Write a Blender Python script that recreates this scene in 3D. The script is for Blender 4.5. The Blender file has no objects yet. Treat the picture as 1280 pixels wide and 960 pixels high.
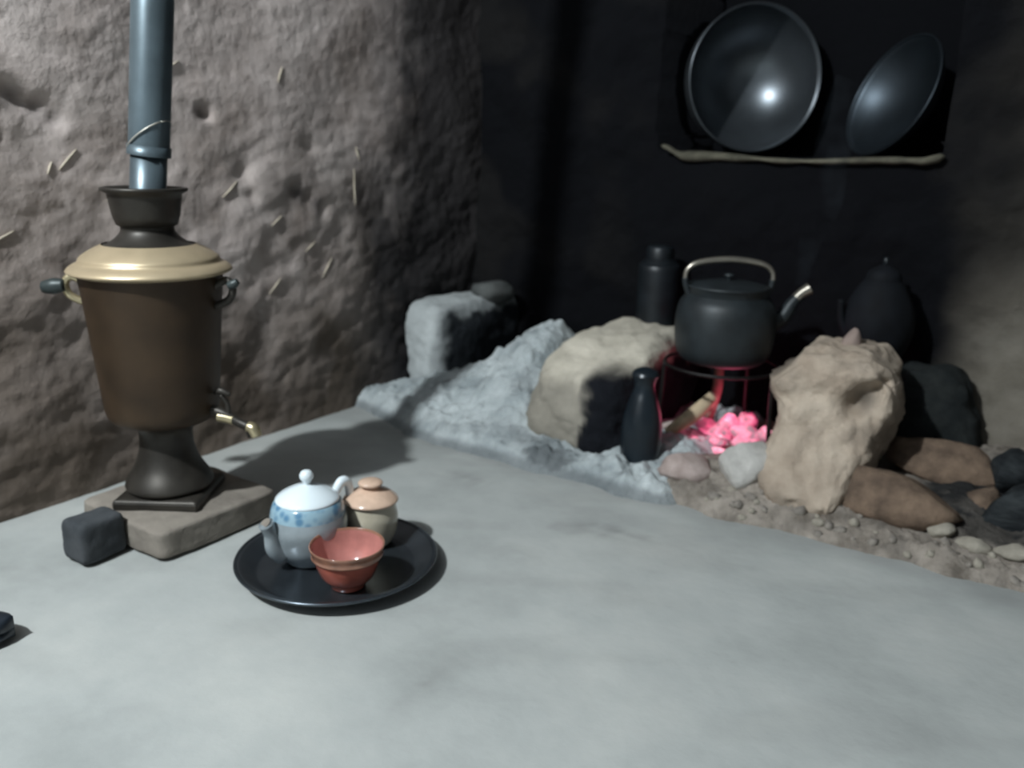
import bpy, bmesh, math, random
from mathutils import Vector, Matrix, noise
random.seed(7)
PI = math.pi
SC = bpy.context.scene
COL = SC.collection

# ------------------------------------------------------------------ camera
EYE = Vector((0, 0, .60))
PITCH, ROLL, YAW = math.radians(15.5), math.radians(1.5), math.radians(34)
Rz = Matrix.Rotation(YAW, 3, 'Z')
F = Rz @ Vector((0, math.cos(PITCH), -math.sin(PITCH)))
U0 = Rz @ Vector((0, math.sin(PITCH), math.cos(PITCH)))
R0 = Rz @ Vector((1, 0, 0))
Rr = R0 * math.cos(ROLL) + U0 * math.sin(ROLL)
Uu = -R0 * math.sin(ROLL) + U0 * math.cos(ROLL)
cd = bpy.data.cameras.new('camera')
cd.sensor_width = 36; cd.lens = 1050 * 36 / 1280; cd.clip_start = .02
cd.dof.use_dof = True; cd.dof.focus_distance = .80; cd.dof.aperture_fstop = 5.0
cam = bpy.data.objects.new('camera', cd); COL.objects.link(cam)
m = Matrix((Rr, Uu, -F)).transposed().to_4x4(); m.translation = EYE
cam.matrix_world = m
SC.camera = cam

# ------------------------------------------------------------------ light
w = bpy.data.worlds.new('world'); SC.world = w; w.use_nodes = True
w.node_tree.nodes['Background'].inputs[0].default_value = (.03, .045, .07, 1)
w.node_tree.nodes['Background'].inputs[1].default_value = .3

def lamp(name, kind, loc, power, col, size=.05):
    l = bpy.data.lights.new(name, kind); l.energy = power; l.color = col
    if kind == 'POINT': l.shadow_soft_size = size
    if kind == 'AREA': l.size = size
    o = bpy.data.objects.new(name, l); o.location = loc; COL.objects.link(o)
    return o
lamp('room_bulb', 'POINT', (-1.02, -.78, 1.98), 215, (.90, .97, 1.0), .045)
SC.view_settings.view_transform = 'Standard'
SC.view_settings.look = 'None'
SC.view_settings.gamma = 1
SC.view_settings.exposure = 0.34

# ------------------------------------------------------------------ helpers
def tag(o, label=None, cat=None, group=None, kind=None):
    if label: o['label'] = label
    if cat: o['category'] = cat
    if group: o['group'] = group
    if kind: o['kind'] = kind
    return o

def empty(name, loc, label, cat, group=None, rz=0):
    o = bpy.data.objects.new(name, None); COL.objects.link(o)
    o.location = loc; o.rotation_euler = (0, 0, rz); o.empty_display_size = .05
    return tag(o, label, cat, group)

def link(name, bm, mat, parent=None, smooth=True, loc=None):
    me = bpy.data.meshes.new(name)
    bmesh.ops.recalc_face_normals(bm, faces=bm.faces[:])
    bm.to_mesh(me); bm.free()
    if smooth:
        for p in me.polygons: p.use_smooth = True
    me.materials.append(mat)
    o = bpy.data.objects.new(name, me); COL.objects.link(o)
    if parent: o.parent = parent
    if loc: o.location = loc
    return o

def lathe(prof, n=56, bm=None, cx=0, cy=0, axis=None, origin=(0, 0, 0)):
    """prof: (radius, height) list"""
    bm = bm or bmesh.new()
    q = Vector((0, 0, 1)).rotation_difference(Vector(axis)).to_matrix() if axis else Matrix.Identity(3)
    og = Vector(origin)
    rings = []
    for r, z in prof:
        if r < 1e-5:
            rings.append([bm.verts.new(og + q @ Vector((cx, cy, z)))])
        else:
            rings.append([bm.verts.new(og + q @ Vector((cx + r * math.cos(2*PI*i/n), cy + r * math.sin(2*PI*i/n), z))) for i in range(n)])
    for a, b in zip(rings, rings[1:]):
        for i in range(n):
            j = (i + 1) % n
            if len(a) == 1 and len(b) == 1: continue
            if len(a) == 1: bm.faces.new((a[0], b[i], b[j]))
            elif len(b) == 1: bm.faces.new((a[i], a[j], b[0]))
            else: bm.faces.new((a[i], a[j], b[j], b[i]))
    return bm

def smooth_prof(pts, k=5):
    out = []
    P = [Vector(p) for p in pts]
    for i in range(len(P) - 1):
        p0 = P[max(i-1, 0)]; p1 = P[i]; p2 = P[i+1]; p3 = P[min(i+2, len(P)-1)]
        for j in range(k):
            t = j / k
            v = .5*((2*p1) + (p2-p0)*t + (2*p0-5*p1+4*p2-p3)*t*t + (3*p1-p0-3*p2+p3)*t**3)
            out.append(v)
    out.append(P[-1])
    return out

def tube(pts, rad, n=14, bm=None, k=6, cap=True):
    """pts list of 3d, rad list/number; smooth catmull path"""
    bm = bm or bmesh.new()
    P = smooth_prof([Vector(p) for p in pts], k)
    if not isinstance(rad, (list, tuple)): rad = [rad] * len(pts)
    Rd = [v[0] for v in smooth_prof([(r, 0) for r in rad], k)]
    rings = []; prev = None
    for i, p in enumerate(P):
        t = (P[min(i+1, len(P)-1)] - P[max(i-1, 0)]).normalized()
        if prev is None:
            a = t.orthogonal().normalized()
        else:
            a = (prev - t * prev.dot(t)).normalized()
        prev = a; b = t.cross(a)
        rings.append([bm.verts.new(p + (a*math.cos(2*PI*j/n) + b*math.sin(2*PI*j/n)) * Rd[i]) for j in range(n)])
    for A, B in zip(rings, rings[1:]):
        for j in range(n):
            bm.faces.new((A[j], A[(j+1) % n], B[(j+1) % n], B[j]))
    if cap:
        bm.faces.new(rings[0][::-1]); bm.faces.new(rings[-1])
    return bm

def fbm(p, sc, oct=4):
    s = 0; a = 1
    q = Vector(p) * sc
    for i in range(oct):
        s += a * noise.noise(q); q = q * 2.07 + Vector((3.1, 1.7, 5.3)); a *= .5
    return s

def sstep(a, b, x):
    t = max(0, min(1, (x - a) / (b - a))); return t*t*(3-2*t)

# ------------------------------------------------------------------ materials
def mat_base(name):
    m = bpy.data.materials.new(name); m.use_nodes = True
    nt = m.node_tree; b = nt.nodes['Principled BSDF']
    return m, nt, b

def earth(name, c1, c2, soot=(.010, .012, .016), scale=9, bump=.5, rough=.95, bscale=60, attr=True, c3=None, stretch=(1, 1, 1), bdist=.004, brown_tone=None):
    """two-tone mottled earth; vertex attribute 'soot' darkens, 'ash' whitens"""
    m, nt, b = mat_base(name); N = nt.nodes; L = nt.links
    tc = N.new('ShaderNodeTexCoord'); mp = N.new('ShaderNodeMapping'); mp.inputs['Scale'].default_value = stretch
    L.new(tc.outputs['Object'], mp.inputs[0])
    n1 = N.new('ShaderNodeTexNoise'); n1.inputs['Scale'].default_value = scale; n1.inputs['Detail'].default_value = 6
    n1.inputs['Roughness'].default_value = .62
    L.new(mp.outputs[0], n1.inputs[0])
    r = N.new('ShaderNodeValToRGB'); r.color_ramp.elements[0].position = .32; r.color_ramp.elements[1].position = .68
    r.color_ramp.elements[0].color = (*c1, 1); r.color_ramp.elements[1].color = (*c2, 1)
    if c3:
        e = r.color_ramp.elements.new(.5); e.color = (*c3, 1)
    L.new(n1.outputs[0], r.inputs[0])
    col = r.outputs[0]
    if attr:
        at = N.new('ShaderNodeAttribute'); at.attribute_name = 'soot'
        mx = N.new('ShaderNodeMix'); mx.data_type = 'RGBA'
        L.new(at.outputs['Fac'], mx.inputs[0]); L.new(col, mx.inputs[6]); mx.inputs[7].default_value = (*soot, 1)
        col = mx.outputs[2]
    if brown_tone:
        at2 = N.new('ShaderNodeAttribute'); at2.attribute_name = 'brown_tone'
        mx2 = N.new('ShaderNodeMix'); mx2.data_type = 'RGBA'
        L.new(at2.outputs['Fac'], mx2.inputs[0]); L.new(r.outputs[0], mx2.inputs[6]); mx2.inputs[7].default_value = (*brown_tone, 1)
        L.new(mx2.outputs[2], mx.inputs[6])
    L.new(col, b.inputs['Base Color'])
    b.inputs['Roughness'].default_value = rough
    b.inputs['Specular IOR Level'].default_value = .2
    n2 = N.new('ShaderNodeTexNoise'); n2.inputs['Scale'].default_value = bscale; n2.inputs['Detail'].default_value = 5
    L.new(mp.outputs[0], n2.inputs[0])
    bp = N.new('ShaderNodeBump'); bp.inputs['Strength'].default_value = bump; bp.inputs['Distance'].default_value = bdist
    L.new(n2.outputs[0], bp.inputs['Height']); L.new(bp.outputs[0], b.inputs['Normal'])
    return m

def simple(name, col, rough=.5, metal=0, var=.25, scale=30, bump=0, coat=0, spec=.5, rvar=0):
    m, nt, b = mat_base(name); N = nt.nodes; L = nt.links
    tc = N.new('ShaderNodeTexCoord'); n1 = N.new('ShaderNodeTexNoise'); n1.inputs['Scale'].default_value = scale; n1.inputs['Detail'].default_value = 5
    L.new(tc.outputs['Object'], n1.inputs[0])
    r = N.new('ShaderNodeValToRGB'); r.color_ramp.elements[0].position = .3; r.color_ramp.elements[1].position = .7
    r.color_ramp.elements[0].color = (*[c*(1-var) for c in col], 1); r.color_ramp.elements[1].color = (*[min(1, c*(1+var)) for c in col], 1)
    L.new(n1.outputs[0], r.inputs[0]); L.new(r.outputs[0], b.inputs['Base Color'])
    b.inputs['Roughness'].default_value = rough; b.inputs['Metallic'].default_value = metal
    b.inputs['Coat Weight'].default_value = coat; b.inputs['Coat Roughness'].default_value = .08
    b.inputs['Specular IOR Level'].default_value = spec
    if bump:
        bp = N.new('ShaderNodeBump'); bp.inputs['Strength'].default_value = bump; bp.inputs['Distance'].default_value = .002
        L.new(n1.outputs[0], bp.inputs['Height']); L.new(bp.outputs[0], b.inputs['Normal'])
    return m

M = {}
M['wall'] = earth('mud_plaster', (.37, .305, .275), (.68, .595, .56), scale=6, bump=.65, bscale=42, c3=(.54, .465, .435), bdist=.005, brown_tone=(.155, .122, .098))
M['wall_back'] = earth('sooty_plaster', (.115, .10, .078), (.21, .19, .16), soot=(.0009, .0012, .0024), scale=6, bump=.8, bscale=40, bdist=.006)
M['floor'] = earth('cement', (.30, .315, .305), (.44, .45, .43), scale=3.2, bump=.35, bscale=45, c3=(.375, .39, .378), bdist=.003, soot=(.16, .16, .155))
M['shell'] = earth('room_plaster', (.11, .115, .12), (.18, .185, .19), attr=False)
M['ash'] = earth('wood_ash', (.27, .305, .315), (.52, .56, .565), scale=14, bump=1, bscale=90, soot=(.05, .055, .06), bdist=.006)
M['bed'] = earth('trodden_earth', (.14, .12, .10), (.34, .30, .26), scale=22, bump=1, bscale=80, soot=(.02, .02, .02), bdist=.006)
M['block_pale'] = earth('pale_mud', (.36, .33, .27), (.60, .55, .46), scale=10, bump=.8, bscale=60, soot=(.006, .007, .010), bdist=.005)
M['block_grey'] = earth('ashy_mud', (.33, .35, .35), (.50, .53, .53), scale=12, bump=.9, bscale=60, soot=(.012, .015, .02), bdist=.005)
M['block_tan'] = earth('tan_mud', (.33, .26, .20), (.55, .46, .37), scale=11, bump=1, bscale=55, soot=(.02, .02, .02), bdist=.006)
M['rock_pink'] = earth('pinkish_clod', (.28, .22, .20), (.46, .38, .35), scale=25, bump=.9, attr=False)
M['rock_grey'] = earth('grey_clod', (.33, .32, .30), (.52, .50, .47), scale=25, bump=.9, attr=False)
M['rock_brown'] = earth('brown_clod', (.07, .05, .038), (.22, .155, .11), scale=18, bump=1, attr=False)
M['rock_pale'] = earth('pale_pebble', (.22, .20, .165), (.36, .33, .275), scale=25, bump=.8, attr=False)
M['rubble'] = earth('grit', (.14, .125, .11), (.30, .27, .235), scale=30, bump=.8, attr=False)
M['rock_standin'] = earth('standin_stone', (.006, .008, .009), (.022, .025, .024), scale=18, bump=1, attr=False)
M['char'] = earth('charred_wood', (.006, .008, .010), (.035, .04, .042), scale=22, bump=1, attr=False, stretch=(1, 1, 3))
M['brick'] = earth('dusty_brick', (.16, .14, .12), (.27, .24, .205), scale=15, bump=.6, attr=False)
M['brick_dark'] = earth('dark_brick', (.035, .04, .045), (.075, .08, .085), scale=15, bump=.6, attr=False)
M['brass'] = simple('tarnished_brass', (.046, .028, .015), .5, .35, .35, 14, .15)
M['brass_top'] = simple('rubbed_brass', (.55, .44, .29), .36, .5, .1, 18, .05)
M['brass_dark'] = simple('darkened_brass', (.045, .040, .034), .45, .5, .4, 18, .1)
M['brass_tap'] = simple('pale_brass_tap', (.55, .47, .30), .3, .8, .2, 30)  # paler brass for the tap fittings and left handle
M['iron_handle'] = simple('dark_handle', (.035, .045, .045), .45, .3, .3, 30)
M['pipe'] = simple('zinc_pipe', (.11, .145, .165), .38, .5, .25, 16, .15)
M['wire'] = simple('wire', (.5, .48, .42), .4, .6)
M['tray'] = simple('dark_tray', (.085, .10, .115), .27, .8, .25, 20, .05)
M['porcelain'] = simple('white_glaze', (.74, .82, .86), .13, 0, .05, 12, 0, .5)
M['porcelain_shaded'] = simple('shaded_white_glaze', (.27, .31, .33), .16, 0, .18, 22, 0, .5)  # white porcelain of the pot body, its shade painted in as grey
M['cream'] = simple('cream_glaze', (.50, .45, .35), .14, 0, .15, 30, 0, .4)
M['peach'] = simple('peach_glaze', (.62, .44, .33), .14, 0, .12, 60, 0, .4)
M['red_glaze'] = simple('red_glaze', (.36, .10, .07), .13, 0, .25, 35, 0, .6)
M['pink_glaze'] = simple('pink_glaze', (.46, .19, .165), .13, 0, .2, 40, 0, .6)
M['rim_glaze'] = simple('olive_rim', (.27, .13, .085), .15, 0, .3, 40, 0, .5)
M['kettle'] = simple('sooty_kettle', (.018, .023, .026), .5, .25, .35, 25, .2)
M['kettle_pale'] = simple('pale_kettle_metal', (.36, .33, .28), .3, .8, .2, 25)  # paler metal for the handle and spout mouth
M['soot_pot'] = simple('soot_pot', (.009, .012, .015), .42, .2, .4, 25, .2)
M['soot_flat'] = simple('soot_matte', (.004, .005, .007), .8, 0, .4, 25, .2, spec=.2)
M['jug'] = simple('blue_black_jug', (.012, .018, .024), .3, .2, .3, 22, .1)
M['iron'] = simple('tripod_iron', (.02, .018, .018), .5, .7, .3, 40, .2)
M['pan'] = simple('dull_aluminium', (.13, .145, .16), .34, .85, .25, 8, .08)
M['pan_dark'] = simple('smoked_aluminium', (.04, .05, .06), .42, .85, .3, 8, .08)
M['wood'] = simple('peeled_wood', (.46, .36, .24), .8, 0, .25, 40, .4)
M['wood_dark'] = simple('scorched_wood', (.15, .10, .075), .85, 0, .4, 40, .4)
M['rubber'] = simple('dark_rubber', (.012, .018, .026), .4, 0, .2, 30)

def blue_print(name):
    m, nt, b = mat_base(name); N = nt.nodes; L = nt.links
    tc = N.new('ShaderNodeTexCoord'); v = N.new('ShaderNodeTexVoronoi'); v.inputs['Scale'].default_value = 75
    L.new(tc.outputs['Object'], v.inputs[0])
    r = N.new('ShaderNodeValToRGB'); r.color_ramp.elements[0].position = .25; r.color_ramp.elements[1].position = .55
    r.color_ramp.elements[0].color = (.10, .22, .34, 1); r.color_ramp.elements[1].color = (.28, .42, .50, 1)
    L.new(v.outputs['Distance'], r.inputs[0]); L.new(r.outputs[0], b.inputs['Base Color'])
    b.inputs['Roughness'].default_value = .15
    return m
M['blue_band'] = blue_print('blue_printed_glaze')

def ember_mat():
    m, nt, b = mat_base('glowing_ember'); N = nt.nodes; L = nt.links
    tc = N.new('ShaderNodeTexCoord'); n = N.new('ShaderNodeTexNoise'); n.inputs['Scale'].default_value = 26; n.inputs['Detail'].default_value = 6; n.inputs['Roughness'].default_value = .65
    gm = N.new('ShaderNodeNewGeometry')
    L.new(gm.outputs['Position'], n.inputs[0])
    r = N.new('ShaderNodeValToRGB'); E = r.color_ramp.elements
    E[0].position = .42; E[0].color = (.05, .006, .018, 1)
    E[1].position = .70; E[1].color = (1.0, .72, .80, 1)
    e = E.new(.50); e.color = (.50, .04, .12, 1)
    e = E.new(.60); e.color = (.85, .17, .30, 1)
    L.new(n.outputs[0], r.inputs[0]); L.new(r.outputs[0], b.inputs['Emission Color'])
    b.inputs['Emission Strength'].default_value = .95
    b.inputs['Base Color'].default_value = (.38, .33, .35, 1); b.inputs['Roughness'].default_value = .9
    return m
M['ember'] = ember_mat()

# ------------------------------------------------------------------ structure
def grid(name, nu, nv, fn, mat, soot=None, kind='structure', label=None, cat=None, parent=None):
    """fn(i/nu, j/nv) -> point ; soot(point) -> 0..1"""
    vs = []; fs = []
    for j in range(nv + 1):
        for i in range(nu + 1):
            vs.append(fn(i / nu, j / nv))
    for j in range(nv):
        for i in range(nu):
            a = j*(nu+1)+i; fs.append((a, a+1, a+nu+2, a+nu+1))
    me = bpy.data.meshes.new(name); me.from_pydata([tuple(v) for v in vs], [], fs)
    for p in me.polygons: p.use_smooth = True
    me.materials.append(mat)
    if soot:
        at = me.attributes.new('soot', 'FLOAT', 'POINT')
        at.data.foreach_set('value', [max(0, min(1, soot(Vector(v)))) for v in vs])
    o = bpy.data.objects.new(name, me); COL.objects.link(o)
    if parent: o.parent = parent
    return tag(o, label, cat, None, kind)

WX, WY = -1.39, 1.88          # left wall, back wall
def wl(u, v):
    y = -.35 + u * 2.35; z = -.03 + v * 1.55
    p = Vector((0, y, z))
    q = Vector((0, y*.75 + z*.5, z*1.35 - y*.45))      # trowel strokes run up to the right
    rough = .45 + .5*sstep(.75, .35, z)
    d = .014 * fbm(p, 2.2, 3) + rough*.0060 * fbm(q + Vector((4, 0, 0)), 9, 4) + rough*.0024 * fbm(q, 30, 3)
    # chipped pits
    for (py, pz, pr, pd) in ((.585, .70, .028, .013), (.625, .675, .022, .010), (.545, .725, .015, .008), (.905, .655, .014, .014), (1.11, .545, .022, .012), (1.12, .50, .012, .008), (.66, .60, .010, .006), (1.28, .60, .02, .008), (1.026, .655, .013, .014), (1.036, .648, .009, .010),
                             (.68, .672, .016, .014), (.70, .660, .016, .016), (.725, .648, .016, .015), (.75, .632, .014, .012), (1.233, .509, .018, .010), (1.27, .49, .018, .012), (1.31, .468, .016, .010)):
        r2 = ((y-py)**2 + (z-pz)**2) / pr**2
        d -= pd * math.exp(-r2)
    return (WX + d - .004, y, z)
def wl_soot(p):
    y, z = p.y, p.z
    edge = 1.40 + .10 * sstep(.1, .9, z)
    n = .085 * fbm(Vector((1, y*1.0, z*.45)), 7, 4) + .03*fbm(Vector((9, y, z)), 26, 3)
    s = sstep(edge - .12, edge + .17, y + n)
    base = 0
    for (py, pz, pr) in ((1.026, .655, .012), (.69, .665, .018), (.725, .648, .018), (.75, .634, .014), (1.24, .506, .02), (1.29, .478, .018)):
        base = max(base, .55*math.exp(-((y-py)**2 + (z-pz)**2)/pr**2))       # darker in the chipped pits
    patch = .15 * sstep(.1, .5, fbm(Vector((5, y, z)), 7, 3)) * sstep(.85, .5, z)
    return max(.90 * s, base + patch) * (1 - .25 * sstep(.2, .6, fbm(Vector((7, y, z)), 12, 3)) * (1 - sstep(1.5, 1.7, y)))
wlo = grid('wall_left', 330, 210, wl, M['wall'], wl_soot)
def wl_brown(p):                                                            # plaster tinted browner towards the bottom
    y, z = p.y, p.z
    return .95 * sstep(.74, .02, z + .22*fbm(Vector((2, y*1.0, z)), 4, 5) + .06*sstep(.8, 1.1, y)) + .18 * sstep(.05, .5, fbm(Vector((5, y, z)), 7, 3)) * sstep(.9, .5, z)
at = wlo.data.attributes.new('brown_tone', 'FLOAT', 'POINT')
at.data.foreach_set('value', [max(0, min(1, wl_brown(v.co))) for v in wlo.data.vertices])

NX0, NX1, NZ0 = -.865, -.275, .602
def niche_w(x, z):
    x0 = NX0 - .01 + .012*fbm(Vector((0, 0, z)), 9, 2); x1 = NX1 + .02*(z - NZ0) + .008*fbm(Vector((5, 0, z)), 9, 2)
    rnd = .05
    dx = max(x0 + rnd - x, x - x1 + rnd, 0); dz = max(NZ0 + rnd*.5 - z, 0) * 2
    return math.hypot(dx, dz) < rnd and NZ0 < z < 1.12
def wb(u, v):
    x = -1.46 + u * 2.3; z = -.03 + v * 1.55
    d = .022 * fbm(Vector((x, 3, z)), 2.8, 3) + .012 * fbm(Vector((x, 7, z)), 10, 4)
    d *= sstep(0, .2, abs(z - NZ0) + .05) if NX0 < x < NX1 else 1
    # earthen batter at the base on the right
    d += .10 * sstep(.33, -.02, z) * sstep(-.3, 0, x)
    y = WY - d
    if niche_w(x, z): y = WY + .32
    return (x, y, z)
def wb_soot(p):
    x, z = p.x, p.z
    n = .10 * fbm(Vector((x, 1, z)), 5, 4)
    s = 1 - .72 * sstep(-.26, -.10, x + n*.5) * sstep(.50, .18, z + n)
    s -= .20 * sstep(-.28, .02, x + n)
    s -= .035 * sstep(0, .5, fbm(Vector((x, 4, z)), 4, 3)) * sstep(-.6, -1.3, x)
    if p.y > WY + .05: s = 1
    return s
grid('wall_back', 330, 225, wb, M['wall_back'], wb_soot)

def fl(u, v):
    x = -1.5 + u * 3.6; y = -2.0 + v * 4.0
    return (x, y, .0035 * fbm(Vector((x, y, 0)), 3, 3) - .004)
def fl_soot(p):
    a = fbm(Vector((p.x*1.0, p.y*1.0, 2)), 2.5, 3)
    s = .14 * sstep(.12, .55, fbm(Vector((p.x + p.y*.5, (p.y - p.x*.5)*3.0, 8)), 3.4, 4))
    for a, b, sx, sy, h in ((-.59, 1.145, .05, .020, .5), (-.55, 1.165, .05, .012, .4), (-.64, 1.12, .03, .018, .4), (-.66, .99, .04, .02, .3), (-.91, 1.19, .05, .03, .3), (-.55, .65, .012, .05, .3)):
        s += h * math.exp(-(((p.x-a)/sx)**2 + ((p.y-b)/sy)**2)) * max(0, 1 + 1.5*fbm(p, 30, 3))   # scuffs near the hearth
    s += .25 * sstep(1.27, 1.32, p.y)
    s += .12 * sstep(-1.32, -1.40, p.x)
    return s
grid('floor', 300, 300, fl, M['floor'], fl_soot)
def plain(name, pts):
    bm = bmesh.new(); bm.faces.new([bm.verts.new(p) for p in pts])
    o = link(name, bm, M['shell'], smooth=False); return tag(o, kind='structure')
plain('wall_right', [(2.1, -2, 0), (2.1, 2, 0), (2.1, 2, 2.4), (2.1, -2, 2.4)])
plain('wall_front', [(-1.5, -2, 0), (2.1, -2, 0), (2.1, -2, 2.4), (-1.5, -2, 2.4)])
plain('ceiling', [(-1.5, -2, 2.4), (2.1, -2, 2.4), (2.1, 2, 2.4), (-1.5, 2, 2.4)])
# upper walls above the modelled relief, the near end of the left wall, and the right end of the back wall
def slab(name, a, b):
    bm = bmesh.new(); bmesh.ops.create_cube(bm, size=1)
    for v in bm.verts:
        v.co = Vector([(a[i] + b[i]) / 2 + v.co[i] * (b[i] - a[i]) for i in range(3)])
    return tag(link(name, bm, M['shell'], smooth=False), kind='structure')
slab('wall_left_upper', (-1.5, -.5, 1.5), (-1.39, 2.0, 2.4))
slab('wall_left_near', (-1.5, -2, 0), (-1.39, -.33, 2.4))
slab('wall_back_upper', (-1.5, 1.88, 1.5), (2.1, 2.0, 2.4))
slab('wall_back_far', (.82, 1.86, 0), (2.1, 2.0, 1.5))
bpy.data.objects['wall_left'].location = (0, 0, 0)

# bits of straw in the mud plaster
STR = [(.778, .585, .745, .552), (.735, .565, .725, .545), (1.412, .552, 1.410, .47), (1.42, .60, 1.43, .57), (1.05, .50, 1.09, .53), (1.16, .44, 1.19, .46), (.62, .44, .66, .46), (1.25, .38, 1.28, .40), (1.33, .36, 1.30, .32), (.95, .72, .98, .74), (1.15, .30, 1.18, .33), (.56, .36, .60, .37), (1.2, .72, 1.215, .75), (.82, .50, .85, .52)]
sm_ = simple('straw', (.48, .42, .33), .8, 0, .2, 40)
for y0, z0, y1, z1 in STR:
    def onw(y, z): return Vector((wl((y + .35)/2.35, (z + .03)/1.55)[0] + .0012, y, z))
    o = link('straw', tube([onw(y0, z0), onw((y0+y1)/2, (z0+z1)/2), onw(y1, z1)], [.0008, .0020, .0008], 6, k=3), sm_, wlo)

# sill: crumbling pale lip of the niche
def sill():
    vs = []
    n = 70; k = 10; bm = bmesh.new(); rings = []
    for i in range(n + 1):
        t = i / n; x = -.862 + t * .60
        z = .600 + .022 * sstep(.10, 0, t) + .004*math.sin(t*9) + .010*sstep(.93, 1.0, t)
        y = WY - .006 - .008*fbm(Vector((x, 0, 3)), 12, 3)
        hh = .0055 + .006*sstep(.05, .12, t)*sstep(.40, .18, t) + .0025*sstep(.6, .8, t) + .002*fbm(Vector((x, 2, 3)), 20, 2)
        ww = .016
        if i in (0, n): hh *= .3; ww *= .3
        rings.append([bm.verts.new((x, y + ww*math.cos(2*PI*j/k), z - hh*.4 + hh*math.sin(2*PI*j/k))) for j in range(k)])
    for A, B in zip(rings, rings[1:]):
        for j in range(k): bm.faces.new((A[j], A[(j+1) % k], B[(j+1) % k], B[j]))
    bm.faces.new(rings[0]); bm.faces.new(rings[-1])
    return bm
tag(link('trim_1', sill(), earth('sill_mud', (.05, .047, .036), (.15, .14, .105), scale=16, attr=False)), kind='structure')

# ------------------------------------------------------------------ blocks and rocks
def add_soot(o, fn):
    me = o.data; at = me.attributes.new('soot', 'FLOAT', 'POINT')
    at.data.foreach_set('value', [max(0, min(1, fn(o.matrix_world @ v.co if False else v.co))) for v in me.vertices])

def block(name, dims, loc, rz, mat, seed=0, amp=.010, cuts=20, p=7, taper=0, shape=None, soot=None, label=None, cat='block', parent=None, fr=9):
    """eroded mud block; local origin at its base centre"""
    bm = bmesh.new(); bmesh.ops.create_cube(bm, size=2)
    bmesh.ops.subdivide_edges(bm, edges=bm.edges[:], cuts=cuts, use_grid_fill=True)
    s = Vector((seed*3.3, seed*1.7, seed))
    for v in bm.verts:
        c = v.co; l = (abs(c.x)**p + abs(c.y)**p + abs(c.z)**p) ** (1/p)
        c = c / l
        q = Vector((c.x*dims[0]/2, c.y*dims[1]/2, (c.z+1)*dims[2]/2))
        if taper:
            k = 1 - taper * (c.z + 1) / 2; q.x *= k; q.y *= k
        nn = Vector((c.x, c.y, c.z*.8)).normalized()
        q += nn * amp * (fbm(q + s, fr, 4) + .5*abs(fbm(q + s, fr*3, 3)))
        if shape: q = shape(q)
        if q.z < -.01: q.z = -.01
        v.co = q
    o = link(name, bm, mat, parent)
    o.location = loc; o.rotation_euler = (0, 0, rz)
    if soot is not None: add_soot(o, soot)
    if label: tag(o, label, cat)
    return o

def rock(name, dims, loc, rot, mat, seed, label=None, cat='stone', group=None, sub=3, amp=.22, parent=None, flat=True):
    bm = bmesh.new(); bmesh.ops.create_icosphere(bm, subdivisions=sub, radius=1)
    s = Vector((seed*2.1, seed*.7, -seed*1.3))
    for v in bm.verts:
        c = v.co.copy()
        k = 1 + amp * (fbm(c*.9 + s, 1.0, 2)) + amp*.45*fbm(c + s, 3.0, 3)
        # planar facets
        for f in range(5):
            d = noise.random_unit_vector() if False else Vector((math.sin(seed*1.3+f*2.4), math.cos(seed*2.1+f*1.9), math.sin(seed+f*3.1))).normalized()
            h = c.dot(d) * k
            if h > .74: k *= .74 / h
        c *= k
        q = Vector((c.x*dims[0]/2, c.y*dims[1]/2, c.z*dims[2]/2))
        v.co = q
    o = link(name, bm, mat, parent)
    o.location = (loc[0], loc[1], loc[2] + dims[2]*.36); o.rotation_euler = rot
    return tag(o, label, cat, group)

# left hearth block: ashy grey end towards the floor, sooty long flank towards the fire
def lb_soot(c):
    n = .02*fbm(c, 18, 3)
    flank = sstep(.022, .040, c.x + n*.8) * sstep(.214, .195, c.z + n)
    back = .80 * sstep(.05, .2, c.y + n)
    rim = .35*sstep(.02, .05, c.x+n)
    return max(flank * .97 * sstep(-.19, -.155, c.y + n), back*.35, rim)
block('hearth_block', (.135, .38, .232), (-1.318, 1.735, 0), 0, M['block_grey'], 3, .012, 26, 6, .04, soot=lb_soot,
      label='ash-grey mud hearth block in the corner with a sooty black flank', cat='hearth block')

# middle block: pale rounded top, black flank on the fire side
def mb_shape(q):
    f = sstep(.0, -.22, q.y)                 # front slumps and rounds
    q.z *= 1 - .20*f*f
    q.x *= 1 + .10*f
    q.y += -.01*sstep(.15, 0, q.z)
    return q
def mb_soot(c):
    n = .022*fbm(c + Vector((5, 0, 0)), 16, 3)
    flank = sstep(.055, .085, c.x + n + .05*sstep(.1, -.2, c.y) - .01) * sstep(.200, .165, c.z + n*.6)
    front = .50 * sstep(.19, .13, c.z + n) * sstep(-.02, -.12, c.y)
    top = .55 * sstep(.10, .17, c.y + n) + .3*sstep(.05, .11, c.x+n)*sstep(-.05, .1, c.y)
    return max(1.0*flank, front, top)
block('hearth_block', (.215, .48, .225), (-.812, 1.64, 0), 0, M['block_pale'], 8, .016, 28, 5, .03, shape=mb_shape, soot=mb_soot,
      label='rounded pale mud hearth block left of the kettle fire', cat='hearth block')

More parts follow.
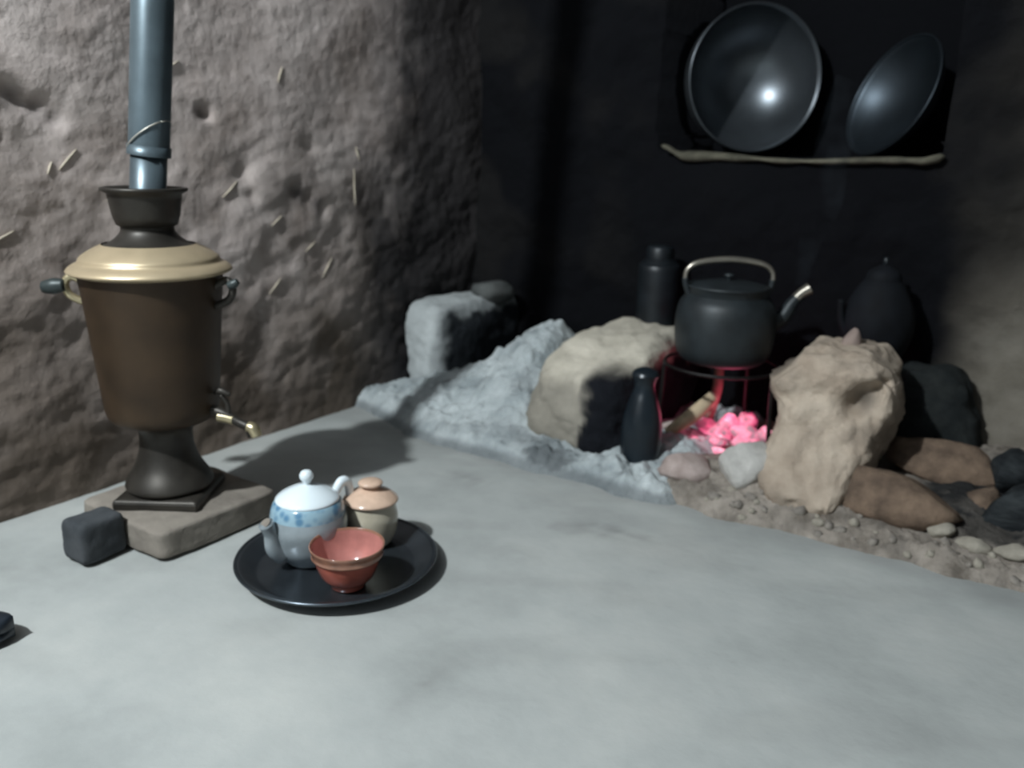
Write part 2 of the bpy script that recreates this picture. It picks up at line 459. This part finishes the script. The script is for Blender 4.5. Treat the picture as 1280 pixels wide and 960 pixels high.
# right block: tan, pitted, taller, footing spread to the front
def rb_shape(q):
    lo = sstep(.16, 0, q.z)
    q.y -= .085*lo*sstep(.02, -.12, q.y); q.x += lo*(-.040*sstep(.02, .09, q.x) - .010*sstep(-.02, -.09, q.x))
    q.x -= .022*sstep(.17, .20, q.z)*sstep(.0, -.09, q.x)*sstep(.26, .23, q.z)   # overhanging shoulder
    q.z -= .05*sstep(-.05, -.12, q.x)*sstep(.2, .28, q.z)                          # top drops to the left
    q.z -= .022*sstep(.05, .10, q.x)*sstep(.2, .28, q.z)
    for hx, hz, r, d in ((.050, .205, .026, .05), (.072, .225, .016, .035), (.035, .188, .014, .025), (-.075, .192, .016, .014), (.07, .09, .03, .02)):
        if q.y < 0:
            q.y += d*math.exp(-((q.x-hx)**2 + (q.z-hz)**2)/r**2)
    return q
def rb_soot(c):
    n = .02*fbm(c + Vector((1, 5, 0)), 16, 3)
    h = .75*math.exp(-((c.x-.05)**2 + (c.z-.205)**2)/.026**2) if c.y < .03 else 0
    return max(h, .9*sstep(-.075, -.11, c.x + n)*sstep(-.11, -.05, c.y+n)*sstep(.24, .2, c.z), .8*sstep(.03, .1, c.y+n)*sstep(.25, .2, c.z),
               .12 + .2*sstep(.1, .4, fbm(c, 10, 3)))
block('hearth_block', (.190, .25, .268), (-.330, 1.565, 0), .06, M['block_tan'], 5, .020, 34, 5, .02, shape=rb_shape, soot=rb_soot,
      label='tall pitted tan mud hearth block right of the kettle fire', cat='hearth block')

rock('stone', (.115, .09, .07), (-1.27, 1.78, .218), (0, 0, .5), earth('stone_on_block', (.05, .055, .055), (.13, .135, .13), attr=False), 4,
     'small dark flat stone lying on the corner hearth block', amp=.12)
rock('stone', (.035, .035, .065), (-.330, 1.60, .252), (0, .1, 0), earth('stub_mud', (.2, .15, .13), (.33, .26, .23), attr=False), 14,
     'small upright brown clod on top of the tan hearth block', amp=.15)
block('standin_stone', (.25, .13, .215), (-.225, 1.79, 0), -.1, M['rock_standin'], 12, .02, 14, 4, .22,
      label='added black stone in place of shadow and soot behind the tan hearth block, under the black ewer', cat='stone')  # added stone, black where shadow and soot lie behind the block

# ash heap
def hills(x, y, L):
    return sum(h*math.exp(-(((x-a)/sx)**2 + ((y-b)/sy)**2)) for a, b, sx, sy, h in L)
ASH = [(-1.02, 1.66, .10, .13, .135), (-1.0, 1.56, .08, .08, .030), (-1.13, 1.62, .14, .16, .05), (-1.2, 1.5, .17, .11, .035), (-.98, 1.47, .15, .10, .04),
       (-.95, 1.44, .05, .05, .02), (-.64, 1.47, .09, .08, .018), (-.66, 1.58, .10, .10, .02), (-.965,1.66,.05,.13,.05)]
def ash_h(x, y):
    h = hills(x, y, ASH)
    e = 1.30 + .022*fbm(Vector((x, 0, 0)), 7, 3) + .09*sstep(-1.15, -1.38, x)
    h = h + .020
    h += .012*fbm(Vector((x, y, 0)), 11, 3) + .016*abs(fbm(Vector((x, y, 5)), 26, 5))
    k = sstep(e - .012, e + .05, y) * sstep(-.50, -.58, x)
    return h*k - .012*(1-k)
def ash_s(p):
    dk = .75*sstep(.05, .5, fbm(Vector((p.x*1.0, p.y*1.6, 3)), 9, 4)) * sstep(1.45, 1.34, p.y) * sstep(-1.0, -.85, p.x)
    dk2 = .5*sstep(.15, .5, fbm(Vector((p.x, p.y, 9)), 16, 3))
    return max(dk, dk2*.5, .55*math.exp(-((p.x+.86)/.10)**2 - ((p.y-1.365)/.03)**2), .6*sstep(.02, .004, p.z))
grid('ash_heap', 250, 170, lambda u, v: (lambda x, y: (x, y, ash_h(x, y)))(-1.40 + u*.92, 1.26 + v*.62), M['ash'], ash_s, 'stuff',
     'pale grey wood ash spilling from between the hearth blocks to the floor', 'ash')

# loose earth on the right of the hearth
BED = [(-.45, 1.45, .12, .08, .035), (-.2, 1.50, .3, .10, .025), (0, 1.75, .3, .2, .07), (-.33, 1.42, .10, .04, .02)]
def bed_h(x, y):
    e = 1.335 + .018*fbm(Vector((x, 3, 0)), 8, 3) + .05*x + .03*sstep(-.45, -.6, x)
    h = hills(x, y, BED) + .012 + .010*fbm(Vector((x, y, 0)), 14, 3) + .010*abs(fbm(Vector((x, y, 5)), 45, 4))
    k = sstep(e - .01, e + .04, y) * sstep(-.64, -.56, x)
    return h*k - .012*(1-k)
grid('loose_earth', 250, 130, lambda u, v: (lambda x, y: (x, y, bed_h(x, y)))(-.65 + u*1.45, 1.28 + v*.62), M['bed'],
     lambda p: .80*sstep(-.22, -.12, p.x + .05*fbm(p, 12, 3)) * sstep(1.39, 1.44, p.y) * sstep(1.72, 1.60, p.y) + .45*sstep(-.1, .4, fbm(p, 8, 3)) * sstep(1.4, 1.6, p.y) + .25*sstep(.1, .5, fbm(p, 30, 3)), 'stuff',
     'grey-brown crumbly earth and grit in front of the tan hearth block', 'earth')

# clods in front of the fire
rock('clod', (.105, .09, .075), (-.548, 1.405, .008), (0, 0, .3), M['rock_pink'], 2, 'pinkish clod before the embers, beside the ash', 'clod')
rock('clod', (.125, .11, .105), (-.442, 1.43, .018), (0, .1, 1.0), M['rock_grey'], 6, 'grey rounded clod before the embers, at the foot of the tan block', 'clod')
rock('clod', (.25, .13, .095), (-.200, 1.450, .014), (.05, .12, .10), M['rock_brown'], 9, 'long flat brown clod at the floor edge right of the tan block', 'clod', amp=.15)
rock('clod', (.19, .10, .10), (-.15, 1.625, .035), (.1, .22, .1), M['rock_brown'], 17, 'ragged brown clod behind the long flat one', 'clod', amp=.3)
rock('clod', (.07, .06, .085), (-.075, 1.535, .01), (0, .3, .3), M['rock_brown'], 21, 'small brown clod beside the charred lumps', 'clod', amp=.25)
rock('stone', (.045, .04, .030), (-.118, 1.412, .022), (0, 0, .5), M['rock_pale'], 31, 'pale stone at the floor edge, nearest the long brown clod')
rock('stone', (.055, .035, .026), (-.068, 1.395, .018), (0, 0, .2), M['rock_pale'], 32, 'pale stone at the floor edge, in the middle of three')
rock('stone', (.060, .04, .028), (-.012, 1.405, .020), (0, 0, .4), M['rock_pale'], 33, 'pale stone at the floor edge, nearest the right side of the photo')
# charred lumps at the right
rock('charred_log', (.20, .13, .12), (.02, 1.53, .0), (0, -.1, .5), M['char'], 41, 'fat charred log at the right end of the hearth, in front', 'log', amp=.25)
rock('charred_log', (.16, .10, .10), (-.03, 1.63, .04), (.2, .3, 1.2), M['char'], 43, 'charred log leaning behind the fat charred log', 'log', amp=.25)
rock('charred_log', (.14, .12, .17), (.13, 1.56, .02), (0, .3, .2), M['char'], 47, 'upright bluish-black charred log at the right edge', 'log', amp=.2)
# small rubble along the edge
k = 0
for i in range(46):
    x = random.uniform(-.50, .12); e = 1.345 + .05*x
    y = e + abs(random.gauss(0, .04)) + .006
    if 1.40 < y and -.3 < x: y = e + random.uniform(0, .035)
    d = random.uniform(.010, .024)
    o = rock('rubble_stone', (d*1.4, d, d*.8), (x, y, max(bed_h(x, y), 0) - .006), (random.random(), random.random(), random.random()*3), M[random.choice(['rubble', 'rubble', 'rock_pale'])], 60+i,
         'crumb-sized rubble stone along the floor edge of the hearth', 'stone', 'rubble along the hearth edge', sub=1)

# ------------------------------------------------------------------ fire
EMB = [(-.662, 1.578, .030, .085, .024, .026, 1.0, 'under the twig, apart at the left'), (-.610, 1.575, .026, .07, .035, .030, .5, 'at the near left end of the heap'),
       (-.560, 1.650, .048, .075, .05, .042, 1.4, 'at the core of the heap'), (-.518, 1.645, .042, .065, .045, .038, .2, 'just right of the core'),
       (-.570, 1.600, .028, .08, .040, .030, 2.4, 'at the front of the heap, before the core'), (-.505, 1.600, .030, .06, .045, .034, .7, 'at the front right, nearest the tan block'),
       (-.600, 1.640, .040, .07, .045, .036, .1, 'left of the core, behind the pale stick'), (-.485, 1.650, .042, .05, .04, .04, 2.5, 'at the far right of the heap'),
       (-.540, 1.700, .048, .07, .05, .04, 1.9, 'at the very back of the heap'), (-.535, 1.570, .020, .05, .03, .022, .3, 'small and lowest, touching the front clods')]
for i, (x, y, z, dx, dy, dz, rz, nm) in enumerate(EMB):
    rock('ember', (dx, dy, dz), (x, y, z - .008), (.2*(i % 3), .25, rz), M['ember'], 80+i, 'glowing pink-red ember ' + nm, 'ember', 'embers under the kettle', sub=3, amp=.5)
link('stick', tube([(-.655, 1.55, .045), (-.615, 1.585, .085), (-.585, 1.61, .125)], [.011, .016, .012]), M['wood']).name = 'stick'
tag(bpy.data.objects['stick'], 'thick pale peeled stick slanting into the embers', 'stick')
o = link('stick', tube([(-.61, 1.66, .06), (-.60, 1.67, .13), (-.605, 1.68, .19)], [.010, .011, .008]), M['wood_dark'])
tag(o, 'scorched brown stick standing behind the pale stick under the kettle', 'stick')
o = link('stick', tube([(-.69, 1.565, .045), (-.655, 1.575, .058), (-.63, 1.59, .066)], [.006, .008, .004]), M['rock_pink'])
tag(o, 'ash-covered twig lying over the left ember', 'stick')
lamp('ember_glow', 'POINT', (-.56, 1.64, .10), .20, (1, .12, .25), .04)

# ------------------------------------------------------------------ trivet
KX, KY, KZ = -.572, 1.60, .203
tv = empty('trivet', (KX, KY, 0), 'black iron ring trivet standing over the embers under the kettle', 'trivet')
bm = bmesh.new(); pts = [(.112*math.cos(a), .112*math.sin(a), KZ - .006) for a in [2*PI*i/36 for i in range(37)]]
link('ring', tube(pts, .0035, 8, k=1), M['iron'], tv)
for a in (-2.75, -.15, 1.4):
    c, s = math.cos(a), math.sin(a)
    link('leg', tube([(.112*c, .112*s, KZ - .006), (.115*c, .115*s, .1), (.122*c, .122*s, .012)], .0048, 8), M['iron'], tv)

# ------------------------------------------------------------------ kettle
kt = empty('kettle', (KX, KY, KZ), 'round soot-black kettle with a hooped handle on the trivet over the fire', 'kettle', rz=YAW)
link('body', lathe(smooth_prof([(.0, .0), (.06, .0), (.080, .005), (.092, .022), (.0975, .055), (.0975, .090), (.092, .118), (.080, .134), (.076, .137)], 5)), M['kettle'], kt)
link('collar', lathe([(.076, .135), (.078, .138), (.077, .148), (.080, .150), (.080, .154), (.072, .154)]), M['kettle'], kt)
lid = link('lid', lathe(smooth_prof([(.074, .153), (.060, .158), (.030, .163), (.0, .164)], 4)), M['kettle'], kt)
link('knob', lathe([(.006, .163), (.006, .168), (.011, .171), (.010, .176), (0, .178)], 16), M['kettle'], lid)
link('spout', tube([(.082, 0, .075), (.112, 0, .092), (.128, 0, .120), (.146, 0, .142)], [.020, .016, .012, .0095], 18), M['kettle'], kt)
link('spout_mouth', tube([(.136, 0, .131), (.146, 0, .142), (.160, 0, .151)], [.0108, .0102, .0125], 18), M['kettle_pale'], kt)
for s in (-1, 1):
    link('handle_lug', tube([(s*.074, 0, .130), (s*.083, 0, .150), (s*.086, 0, .166)], [.007, .006, .007], 10), M['kettle'], kt)
link('handle', tube([(-.086, 0, .160), (-.083, 0, .182), (-.060, 0, .197), (0, 0, .204), (.060, 0, .197), (.083, 0, .182), (.086, 0, .160)], [.0045, .005, .006, .0065, .006, .005, .0045], 12), M['kettle_pale'], kt)

# ------------------------------------------------------------------ black vessels round the fire
jg = empty('jug', (-.655, 1.425, .010), 'narrow blue-black soot-coated jug standing against the pale hearth block', 'jug')
link('body', lathe(smooth_prof([(.0, 0), (.026, .0), (.036, .012), (.040, .05), (.037, .10), (.028, .135), (.021, .155), (.020, .170), (.026, .186)], 5)), M['jug'], jg)
ld = link('lid', lathe(smooth_prof([(.027, .186), (.022, .194), (.008, .200), (0, .201)], 4)), M['jug'], jg)
cn = empty('canister', (-.80, 1.775, .205), 'tall soot-black canister on the back of the pale hearth block', 'canister')
link('body', lathe(smooth_prof([(0, 0), (.044, 0), (.047, .01), (.047, .14), (.044, .155), (.030, .17)], 3)), M['soot_pot'], cn)
link('lid', lathe([(.031, .168), (.031, .190), (.027, .197), (0, .199)]), M['soot_pot'], cn)
ew = empty('ewer', (-.325, 1.79, .195), 'soot-black round ewer on the added black stone, against the back wall', 'ewer', rz=YAW); ew.scale = (.84, .84, .97)
link('body', lathe(smooth_prof([(0, 0), (.045, 0), (.060, .02), (.080, .07), (.078, .12), (.055, .165), (.038, .185)], 5)), M['soot_flat'], ew)
ld = link('lid', lathe(smooth_prof([(.040, .184), (.034, .200), (.012, .212), (0, .214)], 4)), M['soot_flat'], ew)
link('knob', lathe([(.004, .212), (.008, .220), (.006, .228), (0, .23)], 12), M['soot_pot'], ld)
link('spout', tube([(-.070, 0, .07), (-.088, 0, .10), (-.094, 0, .14)], [.012, .009, .008], 10), M['soot_flat'], ew)

# ------------------------------------------------------------------ pans in the niche
def pan(name, r, depth, loc, nrm, mat, label, rimw=.0028):
    t = empty(name, loc, label, 'bowl')
    pr = []
    Rs = (r*r + depth*depth) / (2*depth)
    for i in range(15):
        a = math.asin(min(1, r/Rs)) if depth < r else PI/2
        th = a * i / 14
        pr.append((Rs*math.sin(th), -depth + Rs*(1 - math.cos(th))))
    outer = [(max(q[0]+.002*(i > 0), 0), q[1]-.003) for i, q in enumerate(pr)]
    prof = outer + [(r + .003, -.001), (r, 0)] + pr[::-1][1:]
    link('body', lathe(prof, 72, axis=nrm), mat, t)
    ring = [(r-.001, -.002), (r+rimw, -.001), (r+rimw+.0015, .001), (r+rimw, .003), (r-.001, .003), (r-.001, -.002)]
    link('rim', lathe(ring, 72, axis=nrm), mat, t)
    return t
pan('metal_bowl', .160, .158, (-.700, 2.01, .775), (1.0, -1, .0), M['pan'], 'large round metal bowl leaning in the wall niche, at the left')
pan('metal_bowl', .130, .07, (-.405, 2.03, .735), (-.85, -.9, .45), M['pan_dark'], 'smaller dark metal bowl leaning in the wall niche, at the right')

# ------------------------------------------------------------------ samovar
SX, SY, SZ = -1.163, .742, .047
sm = empty('samovar', (SX, SY, SZ), 'brass samovar with brown tarnished body and bright flared lid, on bricks by the wall', 'samovar', rz=YAW)
sm.scale = (1, 1, 1.015)
def sq_plinth():
    bm = bmesh.new()
    lv = [(.066, 0), (.066, .012), (.062, .016), (.050, .018)]
    rings = []
    for h, z in lv:
        rings.append([bm.verts.new((sx*h, sy*h, z)) for sx, sy in ((-1, -1), (1, -1), (1, 1), (-1, 1))])
    for A, B in zip(rings, rings[1:]):
        for j in range(4): bm.faces.new((A[j], A[(j+1) % 4], B[(j+1) % 4], B[j]))
    bm.faces.new(rings[0][::-1]); bm.faces.new(rings[-1])
    bmesh.ops.bevel(bm, geom=bm.edges[:], offset=.002, segments=1, affect='EDGES')
    return bm
link('plinth', sq_plinth(), M['brass_dark'], sm, smooth=False)
for sx in (-1, 1):
    for sy in (-1, 1):
        pass
link('pedestal', lathe(smooth_prof([(.050, .016), (.066, .022), (.064, .034), (.050, .058), (.042, .082), (.040, .104), (.044, .118), (.056, .128)], 5)), M['brass_dark'], sm)
link('body', lathe(smooth_prof([(.040, .126), (.066, .129), (.078, .136), (.084, .150), (.087, .18), (.092, .24), (.098, .31), (.102, .350), (.103, .366)], 5), 72), M['brass'], sm)
link('lid', lathe(smooth_prof([(.103, .356), (.115, .360), (.1165, .364), (.110, .370), (.101, .375), (.097, .382), (.084, .391), (.066, .400)], 5), 80), M['brass_top'], sm)
link('neck', lathe(smooth_prof([(.070, .397), (.058, .401), (.046, .409), (.038, .419), (.038, .428)], 5)), M['brass_dark'], sm)
cr = link('crown', lathe([(.036, .424), (.043, .428), (.047, .440), (.051, .464), (.052, .472), (.060, .476), (.061, .480), (.056, .481), (.048, .474), (.044, .45), (.034, .43)]), M['brass_dark'], sm)
for s in (-1, 1):
    h = link('handle', tube([(s*.098, -.01, .340), (s*.116, -.012, .350), (s*.126, -.014, .340), (s*.120, -.014, .322), (s*.097, -.01, .310)], .006, 10), M['brass_tap'] if s < 0 else M['brass_dark'], sm)
    link('grip', tube([(s*.124, -.02, .338), (s*.140, -.02, .336), (s*.156, -.02, .334)], [.009, .012, .009], 12) if s < 0 else
         tube([(s*.122, -.02, .343), (s*.130, -.02, .346), (s*.136, -.02, .350)], [.006, .007, .005], 10), M['iron_handle'], h)
# tap, to the right of the body
tp = link('tap', tube([(.080, -.015, .150), (.100, -.018, .145), (.124, -.022, .133), (.142, -.025, .125), (.147, -.026, .112)], [.0075, .008, .007, .008, .0085], 14), M['brass_dark'], sm)
link('tap_key', tube([(.108, -.019, .138), (.108, -.019, .160), (.098, -.018, .174)], [.005, .004, .004], 10), M['brass_dark'], tp)
link('key_grip', tube([(.088, -.016, .176), (.098, -.018, .181), (.114, -.021, .176)], [.003, .006, .003], 10), M['brass_dark'], tp)
tb = link('tap_collar', tube([(.092, -.018, .140), (.104, -.019, .139), (.117, -.021, .136)], [.0085, .009, .008], 14), M['brass_tap'], tp)
tb = link('tap_nozzle', tube([(.140, -.025, .127), (.149, -.027, .124), (.153, -.028, .113)], [.0085, .0095, .009], 14), M['brass_tap'], tp)

# stove pipe rising from the crown
pp = empty('stovepipe', (SX, SY, SZ + .435), 'blue-grey zinc stovepipe standing in the crown of the samovar', 'pipe')
PX, PYY = .115*math.cos(YAW), .115*math.sin(YAW)
def seg(z0, z1, r):
    a = Vector((PX*z0, PYY*z0, z0)); b = Vector((PX*z1, PYY*z1, z1))
    bm = bmesh.new(); ax = (b - a)
    return lathe([(r, 0), (r, ax.length), (r-.0015, ax.length), (r-.0015, 0), (r, 0)], 40, axis=ax.normalized(), origin=a)
link('pipe_section', seg(0, .115, .0255), M['pipe'], pp)
link('pipe_section', seg(.105, .95, .0285), M['pipe'], pp)
link('seam', seg(.098, .112, .0305), M['pipe'], pp)
link('tie_wire', tube([(.031*math.cos(a)+PX*.12, .031*math.sin(a)+PYY*.12, .125 + .022*math.cos(a - YAW + .2)) for a in [2*PI*i/24 for i in range(25)]], .0012, 6, k=1), M['wire'], pp)

# bricks under the samovar
block('brick', (.215, .22, .046), (-1.158, .755, 0), .0, M['brick'], 21, .004, 16, 16, label='dusty flat brick under the samovar, the larger one', cat='brick')
block('brick', (.055, .070, .062), (-1.155, .606, 0), .0, M['brick_dark'], 23, .004, 14, 8, label='dark smaller brick end at the left under the samovar', cat='brick')

# ------------------------------------------------------------------ tray and tea things
TX, TY = -.842, .797
tr = empty('tray', (TX, TY, 0), 'round dark metal tray with raised rim on the cement floor', 'tray')
link('pan', lathe([(0, .002), (.112, .002), (.118, .003), (.138, .018), (.144, .0185), (.1455, .0175), (.145, .016), (.140, .0155), (.120, .0005), (0, .0005)], 96), M['tray'], tr)
link('rim', lathe([(.1435, .0155), (.1465, .0155), (.1475, .0175), (.1465, .0195), (.1435, .0195), (.1425, .0175), (.1435, .0155)], 96), M['tray'], tr)

Z0 = .0035
tpx, tpy = -.885, .782
tpot = empty('teapot', (tpx, tpy, Z0), 'white porcelain teapot with a blue printed band, on the tray', 'teapot', rz=YAW + math.radians(228))
tpot.scale = (1.06, 1.06, 1.13)
link('body', lathe(smooth_prof([(0, .003), (.028, .003), (.029, 0), (.032, .001), (.036, .006), (.048, .022), (.0535, .042), (.0545, .056), (.051, .068)], 5), 64), M['porcelain_shaded'], tpot)
link('shoulder', lathe(smooth_prof([(.0515, .066), (.0495, .076), (.045, .084), (.040, .086)], 5), 64), M['blue_band'], tpot)
ld = link('lid', lathe(smooth_prof([(.043, .0845), (.0435, .088), (.036, .094), (.022, .101), (.009, .105), (.006, .106)], 5), 64), M['porcelain'], tpot)
link('knob', lathe(smooth_prof([(.006, .104), (.0055, .109), (.009, .114), (.0095, .119), (.006, .124), (0, .1255)], 4), 32), M['porcelain'], ld)
link('spout', tube([(.044, 0, .022), (.056, 0, .034), (.060, 0, .054), (.066, 0, .070)], [.014, .012, .0095, .0105], 20), M['porcelain_shaded'], tpot)
link('spout_hole', lathe([(0, 0), (.0066, 0), (.0075, .0006)], 20, axis=(.6, 0, .8), origin=(.0668, 0, .0708)), M['brick'], tpot)
link('handle', tube([(-.044, 0, .078), (-.058, 0, .094), (-.070, 0, .086), (-.070, 0, .056), (-.050, 0, .030)], [.006, .007, .0065, .006, .006], 14), M['porcelain'], tpot)

sp = empty('sugar_pot', (-.850, .878, Z0), 'cream lidded sugar pot with a peach lid, on the tray behind the bowl', 'pot', rz=.3)
link('body', lathe(smooth_prof([(0, .002), (.024, .002), (.026, 0), (.031, .004), (.039, .022), (.0415, .045), (.039, .060), (.037, .070)], 5), 56), M['cream'], sp)
ld = link('lid', lathe(smooth_prof([(.040, .070), (.0425, .072), (.041, .076), (.030, .084), (.016, .090), (.011, .093)], 5), 56), M['peach'], sp)
link('knob', lathe(smooth_prof([(.011, .092), (.012, .095), (.018, .097), (.0185, .101), (.012, .104), (0, .105)], 4), 32), M['peach'], ld)

bw = empty('tea_bowl', (-.783, .760, Z0), 'glazed red-brown tea bowl at the front of the tray', 'bowl')
link('body', lathe(smooth_prof([(0, .004), (.020, .003), (.021, 0), (.024, 0), (.026, .006), (.036, .016), (.043, .032), (.047, .046)], 5), 64), M['red_glaze'], bw)
link('inside', lathe(smooth_prof([(.0495, .061), (.046, .045), (.038, .026), (.022, .012), (0, .009)], 5), 64), M['pink_glaze'], bw)
link('rim_band', lathe(smooth_prof([(.0465, .045), (.0505, .048), (.0500, .053), (.0525, .062), (.051, .0635), (.0493, .0605)], 4), 64), M['rim_glaze'], bw)

# ------------------------------------------------------------------ shoes at the left edge
def shoe(loc, rz, label):
    t = empty('shoe', loc, label, 'shoe', rz=rz)      # toe points along local +x
    def outline(tt):                                   # half width along the foot
        return .046 * math.sqrt(max(0, 1 - ((tt - .62) / .38)**2)) if tt > .62 else .036 + .010*sstep(.25, .62, tt) if tt > .12 else .036*math.sqrt(max(0, 1 - ((.12 - tt)/.12)**2))
    def loft(z0, zf, k):
        bm = bmesh.new(); rings = []
        for i in range(31):
            tt = i/30; w = max(outline(tt)*k, .0008); x = -.25 + .25*tt; h = zf(tt)
            rings.append([bm.verts.new((x, w*math.cos(2*PI*j/20), z0 + max(0, .5 + .5*math.sin(2*PI*j/20))*(h - z0))) for j in range(20)])
        for A, B in zip(rings, rings[1:]):
            for j in range(20): bm.faces.new((A[j], A[(j+1) % 20], B[(j+1) % 20], B[j]))
        bm.faces.new(rings[0]); bm.faces.new(rings[-1])
        return bm
    link('upper', loft(.008, lambda q: .028 + .045*sstep(.7, .1, q), .96), M['rubber'], t)
    link('sole', loft(0, lambda q: .014, 1.0), M['rubber'], t)
    return t
shoe((-1.025, .424, 0), math.radians(48), 'dark blue-black shoe toe on the floor, cut by the left edge of the photo')

# faint smoke rising beside the kettle spout
def smoke():
    bm = tube([(-.455, 1.68, .36), (-.45, 1.69, .44), (-.43, 1.70, .52), (-.43, 1.70, .62), (-.40, 1.71, .74)], [.012, .022, .03, .035, .045], 16)
    m = bpy.data.materials.new('smoke'); m.use_nodes = True; nt = m.node_tree; nt.nodes.remove(nt.nodes['Principled BSDF'])
    N = nt.nodes; L = nt.links
    vs = N.new('ShaderNodeVolumePrincipled'); vs.inputs['Color'].default_value = (.7, .85, 1, 1)
    tc = N.new('ShaderNodeTexCoord'); n = N.new('ShaderNodeTexNoise'); n.inputs['Scale'].default_value = 14; n.inputs['Detail'].default_value = 2
    L.new(tc.outputs['Object'], n.inputs[0])
    r = N.new('ShaderNodeMapRange'); r.inputs[1].default_value = .42; r.inputs[2].default_value = .75; r.inputs[4].default_value = 1.1
    L.new(n.outputs[0], r.inputs[0]); L.new(r.outputs[0], vs.inputs['Density'])
    L.new(vs.outputs[0], N['Material Output'].inputs['Volume'])
    o = link('smoke', bm, m)
    return tag(o, 'faint bluish wisp of smoke rising past the kettle spout', 'smoke', kind='stuff')
smoke()
